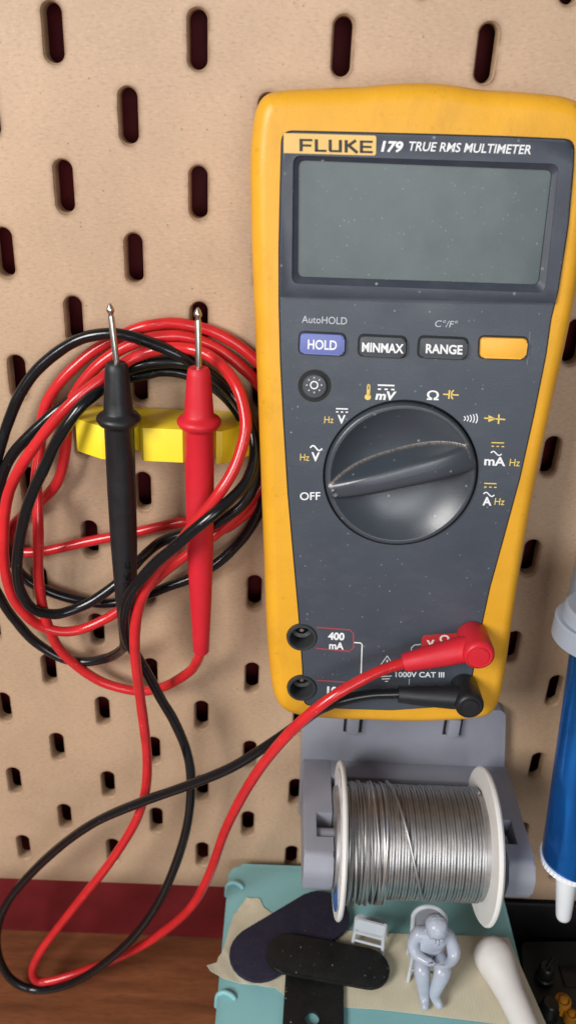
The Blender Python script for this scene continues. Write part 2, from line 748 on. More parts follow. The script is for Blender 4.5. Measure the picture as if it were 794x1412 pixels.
bm = B()
rings = []
for ins, h in ((.004, -.022), (.0012, -.0215), (0, -.020), (0, -.0062), (.00025, -.0042), (.0008, -.0026), (.0016, -.0014), (.0026, -.0006), (.0036, -.00015), (.0046, 0)):
    rings.append([bm.verts.new((*p, h)) for p in grow_(hol, ins * HS)])
for A, C in zip(rings, rings[1:]):
    for i in range(len(A)):
        j = (i + 1) % len(A)
        bm.faces.new((A[i], A[j], C[j], C[i]))
bm.faces.new(rings[0])
bm.faces.new(rings[-1])
holster = obj('holster', bm, YELLOW, meter, 60)

pan = [(390, 182), (480, 184), (600, 187), (700, 190), (790, 194), (789, 230), (782, 310), (768, 400), (758, 440), (751, 490), (735, 570), (715, 660), (692, 745), (674, 810), (661, 870), (651, 925), (643, 966),
       (600, 975), (540, 979), (470, 977), (420, 972), (418, 920), (413, 850), (405, 760), (398, 680), (392, 580), (388, 500), (386, 420), (386, 340), (388, 250)]
PH = .0006
panel_uv = round_poly([(*fuv(*p, PH), .0025 if i in (0, 4, 16, 20) else .02) for i, p in enumerate(pan)], .02, 4)[::-1]
cx0 = sum(p[0] for p in panel_uv) / len(panel_uv)
cy0 = sum(p[1] for p in panel_uv) / len(panel_uv)


def grow(pts, d):
    out = []
    n = len(pts)
    for i in range(n):
        t = Vector(pts[(i + 1) % n]) - Vector(pts[i - 1])
        t.normalize()
        out.append((pts[i][0] + t.y * d, pts[i][1] - t.x * d))
    return out


area2 = sum(panel_uv[i - 1][0] * panel_uv[i][1] - panel_uv[i][0] * panel_uv[i - 1][1] for i in range(len(panel_uv)))
SG = 1 if area2 > 0 else -1
bm = B()
prism(bm, grow(panel_uv, .00045 * SG), -.002, .00018)
seam = obj('seam', bm, SEAM, holster)
bm = B()
prism(bm, panel_uv, -.003, PH, .0005, 2)
panel = obj('face_panel', bm, PANEL, meter)

# input sockets: holes right through the panel edge
JK = [(416, 879), (416, 949)]
JR = .0051
for o, ext in ((holster, 0), (seam, 0), (panel, 0)):
    c = B()
    for j in JK:
        p = face(*j, PH)
        lathe(c, [(JR, -.011), (JR, .004)], Matrix.Translation((p.x, p.y, 0)), 40)
    cut(o, c)
for j in JK:
    p = face(*j, PH)
    bm = B()
    lathe(bm, [(.0050, -.010), (.0050, .0008), (.0047, .0012), (.0041, .0012), (.0038, .0008), (.0037, -.0055), (.0026, -.006), (.0022, -.0095), (0, -.0095)], Matrix.Translation((p.x, p.y, 0)), 40)
    jk = obj('input_socket', bm, JACK, meter)
    bm = B()
    lathe(bm, [(.0010, -.0093), (.0012, -.008), (.0010, -.0045), (.0006, -.004), (0, -.004)], Matrix.Translation((p.x, p.y, 0)), 16)
    obj('socket_pin', bm, STEEL, jk)

# screen bezel: raised frame with a rounded window
BH = .0014
bz = [(391, 183), (480, 185), (600, 188), (700, 191), (789, 195), (788, 230), (781, 310), (768, 400), (764, 419), (640, 418), (500, 414), (386.5, 410), (386.5, 340), (388.5, 250)]
bm = B()
bz_uv = round_poly([(*fuv(*p, BH), .0022 if i in (0, 4) else (.0004 if i in (8, 11) else .02)) for i, p in enumerate(bz)], .02, 4)
prism(bm, bz_uv[::-1], PH - .002, BH, .0005, 2)
bezel = obj('screen_bezel', bm, BEZEL, meter)
win = [(404, 214), (770, 226), (751, 404), (402, 391)]
c = B()
prism(c, round_poly([fuv(*p, BH) for p in win], .0022, 5)[::-1], -.0014, .004)
cut(bezel, c)
for o in (panel, seam, holster):
    c = B()
    prism(c, round_poly([fuv(*p, BH) for p in win], .0022, 5)[::-1], -.0017, .004)
    cut(o, c)
# sloping inner frame down to the glass
gl = [(412, 221), (761, 235), (742, 393), (411, 382)]
oq = round_poly([fuv(*p, BH) for p in win], .0022, 5)
iq = round_poly([fuv(*p, .0002) for p in gl], .0016, 5)
bm = B()
A = [bm.verts.new((*grow(oq, -.00002)[i], BH - .0003)) for i in range(len(oq))]
C = [bm.verts.new((*iq[i], .0002)) for i in range(len(iq))]
D = [bm.verts.new((*iq[i], -.0011)) for i in range(len(iq))]
for P, Q in ((A, C), (C, D)):
    for i in range(len(P)):
        j = (i + 1) % len(P)
        bm.faces.new((P[i], P[j], Q[j], Q[i]))
obj('inner_frame', bm, BEZEL, bezel)
bm = B()
prism(bm, round_poly([fuv(*p, -.0004) for p in gl], .0018, 5)[::-1], -.0012, -.0004, 0)
obj('screen', bm, LCD, bezel)

# brand badge and title
P = Print(lambda x, y: face(x, y, BH + .00008))
P.poly([(391, 183.5), (516.5, 187), (518.5, 189), (518, 212), (516, 214.5), (391, 211)], BADGE)
badge = P.done('brand_plate', bezel)
P = Print(lambda x, y: face(x, y, BH + .00016))
# wide block letters F L U K E drawn as strokes
def stroke(pl):
    for a, b, wd in pl:
        P.line([a, b], wd, BLACK_INK)
th = 3.1
yo = lambda x: (x - 412) * .028
def g(x, y):
    return (x, y + yo(x))
stroke([(g(415, 191.3), g(415, 208.5), 4.4), (g(413, 192.8), g(430.5, 192.8), th), (g(416, 200.3), g(429, 200.3), th)])
stroke([(g(436, 191.3), g(436, 208.5), 4.4), (g(434, 207), g(450, 207), th)])
stroke([(g(455, 191.3), g(455, 206.5), 4.4), (g(469, 191.3), g(469, 208.5), 4.4), (g(454, 207), g(470, 207), th)])
stroke([(g(477, 191.3), g(477, 208.5), 4.4), (g(490.5, 191.3), g(479, 199.6), 4), (g(481, 199), g(492.5, 208.5), 4.2)])
stroke([(g(498, 191.3), g(498, 208.5), 4.4), (g(496, 192.8), g(513.5, 192.8), th), (g(498, 199.9), g(512, 199.9), th), (g(496, 207), g(513.5, 207), th)])
P.done('lettering', bezel)
P = Print(lambda x, y: face(x, y, BH + .0001))
P.text('179', 525, 208.5, 553.5, 209.5, 14.5, WHITE_INK, .035, .2)
P.text('TRUE RMS MULTIMETER', 561.5, 207.5, 731, 212.5, 12.6, WHITE_INK, .012, .2)
P.done('lettering', bezel)

# keys
def key(name, px, mat, label, body=None, wide=0):
    bm = B()
    q = round_poly([fuv(*p, .0014) for p in px], .0013, 5)[::-1]
    prism(bm, q, PH - .001, .0021, .0005, 3)
    k = obj(name, bm, mat, meter)
    k['label'] = label
    bm = B()
    prism(bm, grow(q, .0005), PH - .001, PH + .00012)
    obj('key_gap', bm, SEAM, k)
    if body:
        P = Print(lambda x, y: face(x, y, .0021 + .00008))
        P.text(*body)
        P.done('lettering', k)


key('button', [(414, 459), (475, 462), (474, 490), (413, 487)], BLUE_KEY, 'blue HOLD button', ('HOLD', 424, 481, 464, 482.5, 13, WHITE_INK, .02, 0))
key('button', [(496, 463), (559, 466), (558, 493), (495, 490)], GREY_KEY, 'grey MINMAX button', ('MINMAX', 498.5, 484.5, 556, 487, 12.5, WHITE_INK, .03, 0))
key('button', [(579, 465), (644, 468), (642, 495), (577, 492)], GREY_KEY, 'grey RANGE button', ('RANGE', 586.5, 486.5, 637, 488.5, 12.5, WHITE_INK, .03, 0))
key('button', [(662, 465), (727, 467), (723, 495), (661, 493)], YELLOW_KEY, 'plain yellow button')
# faint line, paler than the panel, behind the keys' end
P = Print(lambda x, y: face(x, y, PH + .00007))
P.line([(730, 457), (729, 480), (726, 503)], 1.1, PALE_LINE)
P.done('pale_line', panel)
P = Print(lambda x, y: face(x, y, PH + .00007))
P.text('AutoHOLD', 416, 445, 478, 447.5, 9.8, DIM_INK, 0, 0)
P.done('lettering', panel)
P = Print(lambda x, y: face(x, y, PH + .00007))
P.text("C\u00b0/F\u00b0", 598.5, 450.5, 629, 451.8, 9.5, DIM_INK, 0, .18)
P.done('lettering', panel)

# round backlight key
p = face(433.5, 532, PH)
bm = B()
lathe(bm, [(.0048, -.001), (.0048, PH + .00012), (.0036, PH + .00012), (.0036, 0)], Matrix.Translation((p.x, p.y, 0)), 40)
rb = obj('key_ring', bm, SEAM, meter)
bm = B()
lathe(bm, [(.0036, -.001), (.0036, .0012), (.0033, .0016), (.0015, .0018), (0, .00185)], Matrix.Translation((p.x, p.y, 0)), 40)
bk = obj('backlight_button', bm, GREY_KEY, meter)
rb.parent = bk
P = Print(lambda x, y: face(x, y, .00195))
ccx, ccy = 433, 531
P.line([(ccx + 5 * math.cos(a), ccy + 5 * math.sin(a)) for a in [2 * PI * k / 20 for k in range(20)]], 1.7, WHITE_INK, True)
for k in range(8):
    a = 2 * PI * k / 8
    ca, sa = math.cos(a), math.sin(a)
    P.line([(ccx + 9 * ca, ccy + 9 * sa), (ccx + 11.3 * ca, ccy + 11.3 * sa)], 1.9, DIM_INK)
P.done('sun_symbol', bk)

# dial symbols
INK = lambda x, y: face(x, y, PH + .00008)


def dcbar(P, x0, x1, y, m, dy=5.5, wd=2.2, sl=.03):
    P.line([(x0, y), (x1, y + (x1 - x0) * sl)], wd, m)
    n = 3
    w_ = (x1 - x0)
    for k in range(n):
        a = x0 + w_ * (k * 2) / 5.0 + (0 if k else 0)
        b = a + w_ / 5.0
        P.line([(a, y + dy + (a - x0) * sl), (b, y + dy + (b - x0) * sl)], wd, m)


def tilde(P, x0, x1, y, m, amp=3.2, wd=2.0, sl=.05):
    P.line([(x0 + (x1 - x0) * t, y - amp * math.sin(2 * PI * t) + (x1 - x0) * t * sl) for t in [k / 16 for k in range(17)]], wd, m)


# mV with thermometer
P = Print(INK)
P.line([(506, 547), (506.3, 533), (507.2, 530), (509, 530.6), (509.6, 534), (508.8, 547)], 1.5, YELLOW_INK)
for r_ in (2.6,):
    P.poly([(506.8 + 4.4 * math.cos(a), 547.5 + 4.2 * math.sin(a)) for a in [2 * PI * k / 14 for k in range(14)]], YELLOW_INK)
P.line([(507.6, 545), (508, 537)], 2.2, YELLOW_INK)
dcbar(P, 520.5, 543.5, 531, WHITE_INK)
P.text('mV', 517, 550.5, 544, 551.5, 11.5, WHITE_INK, .04, .18)
P.done('dial_symbol', panel)
P = Print(INK)
P.text('\u03a9', 588, 551, 604.5, 551.6, 13, WHITE_INK, .02, 0)
P.line([(610.5, 543.6), (618, 544)], 1.9, YELLOW_INK)
P.line([(619.3, 538), (618.3, 550)], 2.2, YELLOW_INK)
P.line([(625, 538), (622.4, 541), (621.8, 547), (623.8, 550.4)], 2, YELLOW_INK)
P.line([(622, 544.2), (632, 544.8)], 1.9, YELLOW_INK)
P.done('dial_symbol', panel)
P = Print(INK)
for k in range(5):
    x_ = 640 + k * 4.1
    hh = 3.0 + k * .9
    P.line([(x_ - .8 + k * .1, 577 - hh), (x_ + 1.2, 577 - hh * .3), (x_ + 1.0, 577 + hh * .4), (x_ - 1, 577 + hh)], 1.5, WHITE_INK)
P.line([(667, 576.5), (696, 578.5)], 1.9, YELLOW_INK)
P.poly([(673, 572.5), (684, 577.6), (672.6, 582)], YELLOW_INK)
P.line([(687.4, 571.5), (686.6, 584.5)], 2.2, YELLOW_INK)
P.done('dial_symbol', panel)
P = Print(INK)
dcbar(P, 463, 479.5, 563.5, WHITE_INK, 4.4, 1.8)
P.text('V', 465, 583.5, 476, 583.8, 11.5, WHITE_INK, .03, 0)
P.text('Hz', 447, 583, 459.5, 583.4, 9, YELLOW_INK, .0, 0)
P.done('dial_symbol', panel)
P = Print(INK)
tilde(P, 427.5, 444, 617.5, WHITE_INK)
P.text('V', 429, 635.5, 440.5, 635.8, 12, WHITE_INK, .03, 0)
P.text('Hz', 413.5, 635, 426, 635.4, 9.3, YELLOW_INK, .0, 0)
P.done('dial_symbol', panel)
P = Print(INK)
P.text('OFF', 413.5, 689.5, 441.5, 689, 10.6, WHITE_INK, .012, 0)
P.done('dial_symbol', panel)
P = Print(INK)
dcbar(P, 677, 694.5, 610.3, YELLOW_INK, 5, 1.5)
tilde(P, 676, 691, 624.5, WHITE_INK, 2.4, 1.7, .1)
P.text('mA', 667, 641, 696, 642.5, 12, WHITE_INK, .025, 0)
P.text('Hz', 701.5, 642.5, 715.5, 643, 9.8, YELLOW_INK, .0, .1)
P.done('dial_symbol', panel)
P = Print(INK)
dcbar(P, 667, 684, 666.5, YELLOW_INK, 5, 1.5)
tilde(P, 666, 681, 681, WHITE_INK, 2.4, 1.7, .1)
P.text('A', 664.5, 696.5, 677, 696.8, 11.5, WHITE_INK, .03, 0)
P.text('Hz', 681, 696, 694.5, 696.5, 9.3, YELLOW_INK, .0, .1)
P.done('dial_symbol', panel)

# socket markings
P = Print(INK)
def rrect(x0, y0, x1, y1, r):
    return [tuple(q) for q in round_poly([(x0, y0), (x1, y0), (x1, y1), (x0, y1)], r, 4)]
P.line([(436, 865), (482, 868.5), (487, 873), (487, 893), (482, 898), (436, 894)], 1.4, RED_LINE)
P.line([(437, 938), (480, 941), (487, 946), (487, 958), (478, 972), (438, 970)], 1.4, RED_LINE)
P.text('400', 452, 881.5, 474.5, 882.6, 10, WHITE_INK, .04, 0)
P.text('mA', 453.5, 894.5, 473.5, 895.5, 9.5, WHITE_INK, .03, 0)
P.text('10A', 450.5, 957.8, 476, 959, 11.5, WHITE_INK, .04, 0)
P.line([(488, 886), (497, 886.6), (499, 889), (497.5, 930)], 1.6, WHITE_INK)
P.line([(580, 888.5), (571, 889.5), (567, 893), (566.5, 897)], 1.6, DIM_INK)
P.line([(520, 923), (533.5, 904.5), (546, 923)], 1.7, WHITE_INK, True)
P.line([(533.5, 910), (533.3, 916.5)], 1.6, WHITE_INK)
P.line([(524, 933), (540, 932)], 1.3, WHITE_INK)
P.line([(526, 936.4), (537, 935.8)], 1.6, WHITE_INK)
P.line([(530.5, 939.6), (534.5, 939.4)], 1.5, WHITE_INK)
P.line([(564, 936), (563.6, 945)], 1.2, DIM_INK)
P.text('1000V CAT III', 545, 933.5, 612, 934, 7.2, WHITE_INK, .02, 0)
P.done('lettering', panel)
P = Print(INK)
P.poly([(581, 881), (584, 876), (640, 872.5), (660, 876), (660, 900), (580, 900)], RED_INK)
rm = P.done('socket_marking', panel)
rm['label'] = 'red socket marking'
P = Print(lambda x, y: face(x, y, PH + .00016))
P.text('V', 588, 891.5, 599, 891, 8.8, WHITE_INK, .05, 0)
P.text('\u03a9', 606, 887, 619.5, 886, 11, WHITE_INK, .03, 0)
P.done('lettering', panel)

# rotary knob: height field on a polar grid
KD = .0040
pk = face(552.5, 657.5, .0022)
KR = (face(658.5, 647, .0022) - face(446, 661, .0022)).length / 2 * .988
KB = pk.copy()
da = (face(655, 628, .006) - face(452, 677, .006))
ang = math.atan2(da.y, da.x)
NR, NT = 130, 240
bm = B()
rings = []
DL = bm.verts.layers.float.new('dust')


def smax(a, b, k):
    h = max(0, min(1, .5 + .5 * (a - b) / k))
    return b * (1 - h) + a * h + k * h * (1 - h) * .5


def knob_h(r, t):
    q = r / KR
    a, b = r * math.cos(t - ang), r * math.sin(t - ang)
    bowl = .0063 - .0055 * max(0, 1 - (q / .925) ** 3.0) - KD
    aa = a / KR
    hw = .0023 + .0017 * (aa + 1) / 2
    bb = b - .0008
    top = .0066 + .0027 * (1 - min(1, abs(aa) / .97) ** 3) - KD
    dd = abs(bb) - hw
    ridge = top - .5 * (dd + math.sqrt(dd * dd + .0007 ** 2)) * 2.6 + .0003
    h = smax(bowl, ridge, .0003)
    global last_dust
    last_dust = max(0, 1 - abs(bowl - ridge + .0003) / .0010) * (1 if bb > 0 and q < .93 else 0) * (.75 + .35 * abs(aa))
    return h


for i in range(NR + 1):
    r = KR * .965 * i / NR
    if i == 0:
        rings.append([bm.verts.new((KB.x, KB.y, knob_h(0, 0)))])
        continue
    L_ = []
    for k in range(NT):
        t = 2 * PI * k / NT
        v = bm.verts.new((KB.x + r * math.cos(t), KB.y + r * math.sin(t), knob_h(r, t)))
        v[DL] = last_dust
        L_.append(v)
    rings.append(L_)
for (rr, dh) in ((.982, -.0003), (.994, -.0009), (1.0, -.0018)):
    rings.append([bm.verts.new((KB.x + KR * rr * math.cos(t), KB.y + KR * rr * math.sin(t), min(knob_h(KR * .965, t), .0066 - KD) + dh)) for t in [2 * PI * k / NT for k in range(NT)]])
rings.append([bm.verts.new((KB.x + KR * 1.0 * math.cos(t), KB.y + KR * 1.0 * math.sin(t), -.0060)) for t in [2 * PI * k / NT for k in range(NT)]])
for A, C in zip(rings, rings[1:]):
    for k in range(NT):
        k2 = (k + 1) % NT
        if len(A) == 1:
            bm.faces.new((A[0], C[k], C[k2]))
        else:
            bm.faces.new((A[k], C[k], C[k2], A[k2]))
knob = obj('rotary_knob', bm, KNOB, meter, 60)
for o in (panel, seam, holster):      # the dial sits sunk in a round well
    c = B()
    lathe(c, [(KR + .00065, -.0082), (KR + .00065, .004)], Matrix.Translation((KB.x, KB.y, 0)), 120)
    cut(o, c)
bm = B()
lathe(bm, [(0, -.0081), (KR + .0006, -.0081), (KR + .0006, PH - .00005), (KR + .0004, PH - .00005), (KR + .0004, -.0078), (0, -.0078)], Matrix.Translation((KB.x, KB.y, 0)), 120)
obj('knob_gap', bm, SEAM, knob)
bm = B()
pd = face(462, 679, .0030)
pr, pt = math.hypot(pd.x - KB.x, pd.y - KB.y), math.atan2(pd.y - KB.y, pd.x - KB.x)
lathe(bm, [(.0014, -.0006), (.0014, .0002), (.0011, .0004), (.0007, .0003), (0, .0001)], Matrix.Translation((pd.x, pd.y, knob_h(pr, pt))), 24)
obj('pointer_dot', bm, KNOB, knob)
# ================================================================== TEST LEADS
RC = .00185


def lead_path(pts):
    P = [at(x, y, d) for x, y, d in pts]
    return cr(P, 8)


red_path = [
    (277, 898, .021), (271, 914, .019), (262, 926, .017), (235, 943, .013), (210, 951, .010), (183, 952, .009), (141, 941, .009), (106, 919, .010), (80.6, 893, .012), (67, 862, .013), (59, 830, .014),
    (54.5, 795, .0145), (53.5, 760, .015), (52.5, 726, .015), (51, 695, .013), (49, 662, .010), (53, 635, .008), (57, 605, .0065), (61, 573, .0055), (69, 550, .005), (84, 526, .005), (106, 502, .0045), (131, 481, .004), (160, 465, .004), (190, 453, .004),
    (214, 449, .004), (240, 447, .004), (268, 451, .004), (293, 457, .004), (321, 471, .004), (346, 490, .004), (366, 512, .004), (385, 550, .004), (393, 600, .004), (385, 650, .004),
    (360, 689, .0035), (332, 716, .0035), (303, 731, .0035), (262, 720, .004), (240, 721, .004), (180, 734, .004), (120, 746, .004), (70, 758, .004), (40, 762, .0035), (22, 758, .003), (12, 745, .003), (16, 728, .003), (28, 714, .003), (52, 694, .004),
    (74, 672, .0055), (86, 648, .007), (92, 615, .008), (93, 585, .0085), (98, 560, .009), (106, 540, .0092), (128, 511, .0092), (156, 488, .009), (195, 469, .008), (235, 462, .007), (268, 466, .006), (301, 480, .005),
    (331, 504, .0045), (354, 528, .0042), (372, 560, .004), (380, 610, .004), (365, 660, .005), (335, 702, .007), (300, 735, .0085), (262, 762, .009), (225, 790, .009), (195, 818, .009), (161, 844, .010), (141, 856, .0105), (113, 868, .0115), (86, 871, .013), (58, 863, .014), (38, 848, .016), (20, 825, .017),
    (9, 795, .018), (4.5, 765, .018), (4.5, 735, .018), (7, 705, .018), (14, 677, .018), (30, 645, .018), (52, 612, .0185), (76, 580, .0185), (106, 548, .018), (141, 520, .015), (165, 504, .0115), (190, 491, .0095), (230, 481, .0095),
    (265, 483, .010), (290, 492, .012), (311, 509, .016), (328, 535, .021), (337, 570, .0245), (336, 600, .027), (322, 645, .030), (300, 683, .032), (272, 720, .032), (247, 752, .031), (220, 783, .030), (200, 815, .030), (189, 845, .030),
    (185, 875, .031), (186, 905, .031), (190, 935, .030), (195, 968, .029), (201, 1010, .028), (204, 1045, .027), (202, 1085, .026), (193, 1118, .026), (178, 1148, .026), (148, 1193, .025), (106, 1246, .022), (66, 1298, .019), (50, 1325, .0175), (46, 1342, .0165), (53, 1353, .016), (74, 1352, .0155),
    (122, 1337, .014), (175, 1315, .016), (222, 1287, .022), (264, 1250, .030), (290, 1204, .036), (311, 1146, .042), (338, 1092, .047), (370, 1044, .051), (410, 1000, .054), (455, 964, .055), (500, 938, .0535), (533, 923, .0525), (562, 914, .052)]
blk_path = [
    (172, 888, .021), (170, 894, .0185), (160, 902, .014), (146, 908, .010), (118, 912, .008), (86, 906, .007), (50, 884, .007), (25, 858, .008), (5, 832, .010), (-14, 795, .012), (-20, 750, .013), (-18, 700, .013), (-8, 650, .012), (3, 612, .011), (13, 581, .010),
    (28, 544, .0095), (50, 511, .009), (81, 484, .009), (113, 467, .0095), (151, 461, .010), (181, 465, .010), (207, 473, .0105), (232, 482, .011), (253, 492, .0105), (275, 506, .009), (298, 524, .006), (318, 546, .004), (336, 572, .004), (352, 605, .004), (364, 650, .004),
    (362, 695, .0045), (344, 731, .0045), (321, 757, .0045), (296, 778, .005), (262, 797, .005), (233, 808, .005), (205, 820, .005), (165, 831, .005), (135, 832, .005), (101, 826, .005), (68, 815, .006), (38, 799, .006), (16, 772, .007), (3, 735, .009), (-3, 698, .010), (3, 660, .0115), (18, 629, .012), (40, 604, .012), (62, 582, .0115), (82, 564, .0105), (105, 547, .0085),
    (145, 528, .005), (175, 520, .0045), (200, 516, .0045), (225, 512, .0045), (255, 516, .0045), (288, 530, .0045), (318, 556, .0065), (340, 592, .009), (352, 625, .010), (352, 660, .0105), (335, 694, .0115), (300, 720, .0125), (268, 733, .0115), (240, 741, .0105), (218, 751, .009), (195, 770, .0065), (176, 790, .0075), (159, 806, .0095), (128, 828, .011), (101, 840, .0125), (76, 846, .015), (47, 839, .018), (30, 818, .020),
    (23.5, 795, .0215), (23.5, 770, .0225), (27.5, 741, .0225), (36, 706, .0225), (48.5, 673, .0225), (63, 643, .0225), (77, 612, .0225), (94, 584, .0225), (113, 559, .021), (138, 538, .016), (160, 520, .009), (185, 508, .008), (215, 501, .008), (250, 500, .008), (282, 510, .008), (310, 532, .010), (333, 562, .014), (347, 596, .019), (350, 630, .023),
    (341, 663, .027), (321, 687, .031), (294, 711, .035), (268, 731, .0355), (243, 752, .0345), (215, 775, .0335), (193, 799, .033), (178, 820, .032), (172, 843, .031), (172, 863, .029), (178, 886, .026), (194, 911, .0245), (209, 938, .0235), (223, 965, .023), (239, 993, .0225), (256, 1034, .0225), (263, 1076, .0225), (259, 1135, .0235), (243, 1193, .025), (217, 1250, .026), (180, 1298, .0255), (132, 1337, .0225), (90, 1358, .0185),
    (48, 1364, .016), (15, 1349, .0148), (-2, 1315, .014), (-1, 1275, .0145), (20, 1233, .016), (69, 1181, .020), (127, 1137, .026), (192, 1107, .031), (254, 1084, .035), (317, 1058, .039), (370, 1026, .043), (413, 998, .0455), (440, 980, .0462), (470, 968, .0468), (510, 960, .047), (552, 958, .0475)]


def probe(parent, x0, r, mat, tip_top, tip_bot, shoulder, collar, tail, d, tilt):
    """a probe standing upright, its axis d in front of the board"""
    a = at(*tip_top, d)
    b = at(*tail, d)
    base = at(*shoulder, d)
    ax = (base - b).normalized()
    M = axis_matrix(b, ax)
    L = (base - b).length
    zc = (at(*collar, d) - b).dot(ax)
    bm = B()
    R = r
    lathe(bm, [(0, .0004), (R * .52, 0), (R * .60, .0006), (R * .66, .008), (R * .80, L * .22), (R * .93, L * .40), (R * .98, zc * .72), (R * .98, zc - .0030),
               (R * 1.04, zc - .0023), (R * 1.30, zc - .0017), (R * 1.46, zc - .0004), (R * 1.46, zc + .0004), (R * 1.30, zc + .0013), (R * 1.05, zc + .0018), (R * .97, zc + .0026), (R * .92, zc + .006), (R * .76, L - .0022), (R * .70, L - .0006), (R * .6, L), (.0012, L), (0, L - .0003)], M, 40)
    h = obj('probe_handle', bm, mat, parent, 50)
    TL = (a - base).length
    ta = (a - base).normalized()
    M2 = axis_matrix(base, ta)
    bm = B()
    lathe(bm, [(.00098, -.001), (.00098, TL - .0042), (.00085, TL - .0038), (.00078, TL - .0030), (.00115, TL - .0024), (.00120, TL - .0018), (.00085, TL - .0009), (.00035, TL - .0001), (0, TL)], M2, 16)
    obj('probe_tip', bm, STEEL, h)
    return h, M, L


def plug(parent, mat, boot0, boot1, head_base, head_top, hb, ht, r, mouth):
    """right-angle banana plug on the meter: a boot along the panel and a drum standing on the socket"""
    bm = B()
    q = face(*head_top, ht)
    p = Vector((q.x, q.y, PH))
    M = MM @ Matrix.Translation(p)
    H = ht - PH
    lathe(bm, [(r * .95, .0002), (r * 1.0, .001), (r * 1.0, H - .0018), (r * .96, H - .0008), (r * .86, H - .0002), (r * .80, H), (r * .78, H - .0003), (r * .62, H - .0003), (r * .58, H + .0001), (0, H + .0003)], M, 40)
    s = MM @ face(*boot0, mouth)
    e = MM @ Vector((q.x, q.y, PH + H * .56))
    L = cr([s, s * .6 + e * .4, e], 8)
    r0 = r * .60
    tube(bm, L, lambda t: r0 + (r * .86 - r0) * min(1, t * 1.25), 20)
    o = obj('plug', bm, mat, parent, 45)
    return o, s


red = thing('test_lead', 'red multimeter test lead, coiled, its probe hung in the yellow holder', 'test lead', at(277, 898, .021))
blk = thing('test_lead', 'black multimeter test lead, coiled, its probe hung in the yellow holder', 'test lead', at(172, 888, .021))
bpy.context.view_layer.update()


def keep(o, parent):
    o.parent = parent
    o.matrix_parent_inverse = Matrix.Translation(parent.location).inverted()
    return o


_, Mb, Lb = probe(None, 0, .0047, BLK_GRIP, (151.5, 418), None, (161, 500), (168, 577), (177, 892), .022, 0)
for o in (_,):
    keep(o, blk)
hb_ = _
_, Mr, Lr = probe(None, 0, .0047, RED_GRIP, (273, 424), None, (274, 507), (275.5, 581), (277.5, 899), .022, 0)
keep(_, red)
o, s_red = plug(None, RED_GRIP, (556, 914), None, None, (661, 906), 0, .0145, .0050, .0085)
keep(o, red)
o, s_blk = plug(None, BLK_GRIP, (549, 957), None, None, (648, 976), 0, .0135, .0047, .0065)
keep(o, blk)
for pth, s, mat, par in ((red_path, s_red, RED_CABLE, red), (blk_path, s_blk, BLK_CABLE, blk)):
    n = len(pth)
    P3 = [at(x, y, d) for x, y, d in pth]
    # ease the last few points onto the plug's mouth
    dl = s - P3[-1]
    for k in range(6):
        P3[n - 1 - k] = P3[n - 1 - k] + dl * max(0, 1 - k / 5)
    bm = B()
    C3 = cr(P3, 7)
    ph = len(C3) * .37
    for k, q in enumerate(C3):      # rubber never lies in a perfect curve
        q += Vector((math.sin(k * .11 + ph), math.sin(k * .083 + 2 * ph) * .4, math.sin(k * .097 + 3 * ph))) * .00028
    tube(bm, C3, lambda q: RC * (1 + .02 * math.sin(q * 410) + .012 * math.sin(q * 1130)), 14)
    keep(obj('cable', bm, mat, None), par)

# moulded word on the black probe
bm = B()
vs, fs = text_mesh('FLUKE', .0)
x0 = min(v[0] for v in vs)
x1 = max(v[0] for v in vs)
y1 = max(v[1] for v in vs)
V = []
cen = at(177, 800, .022)
for a, b in vs:
    zz = -.0095 + (a - x0) / (x1 - x0) * .019
    th_ = -((b / y1) - .5) * .0032 / .0042
    rr = .00425
    base_z = cen.z + zz
    V.append(bm.verts.new((cen.x + .0002 + rr * math.sin(th_ * 1.0), cen.y - rr * math.cos(th_), base_z)))
for f in fs:
    try:
        bm.faces.new([V[i] for i in f])
    except ValueError:
        pass
lt = obj('lettering', bm, BLK_CABLE, None, smooth=False)
lt.parent = hb_

# ================================================================== YELLOW PROBE HOLDER
zt, zb = -.1082, -.1195
pts = [(.0045, -.0008), (.0006, -.0105), (.0016, -.0135), (.0105, -.0190), (.0134, -.0190), (.0134, -.0135)]
for k in range(7):
    a = PI * k / 6
    pts.append((.0182 - .0048 * math.cos(a), -.0150 + .0052 * math.sin(a)))
pts += [(.0230, -.0135), (.0230, -.0178), (.0240, -.0190), (.0365, -.0190), (.0375, -.0178), (.0375, -.0135)]
for k in range(7):
    a = PI * k / 6
    pts.append((.0423 - .0048 * math.cos(a), -.0150 + .0052 * math.sin(a)))
pts += [(.0471, -.0135), (.0471, -.0190), (.0490, -.0190), (.0586, -.0098), (.0575, -.0008)]
bm = B()
prism(bm, pts, zb, zt, .0003, 2)
tag(obj('probe_holder', bm, PRINT_Y, angle=30), 'bright yellow plastic holder with notches for two probes, fixed to the pegboard', 'probe holder')

# ================================================================== GREY SPOOL BRACKET
br = thing('spool_bracket', 'grey plastic bracket on the pegboard cradling the solder spool', 'bracket', (.12, -.003, -.26))


def sub(name, bm, mat, root, par=None, angle=38):
    """mesh given in world axes, made a child of root (or of a part of root)"""
    bmesh.ops.translate(bm, vec=-root.location, verts=bm.verts[:])
    return obj(name, bm, mat, par or root, angle)


AZ = -.2555
bm = B()
prism(bm, round_poly([(.0815, -.288), (.1645, -.288), (.1645, AZ - .0), (.1607, -.228), (.1585, -.2262), (.0825, -.2262), (.0803, -.229), (.0813, AZ)], .0015, 4), -.001, -.0055, .0006, 2, axis='y')
back = sub('back_plate', bm, PRINT_G, br)
bm = B()
box(bm, (.0823, -.0145, AZ - .013), (.164, -.0052, AZ - .0002), .0008)
sub('cross_bar', bm, PRINT_G, br)
AXY, AXZ = -.041, -.2607
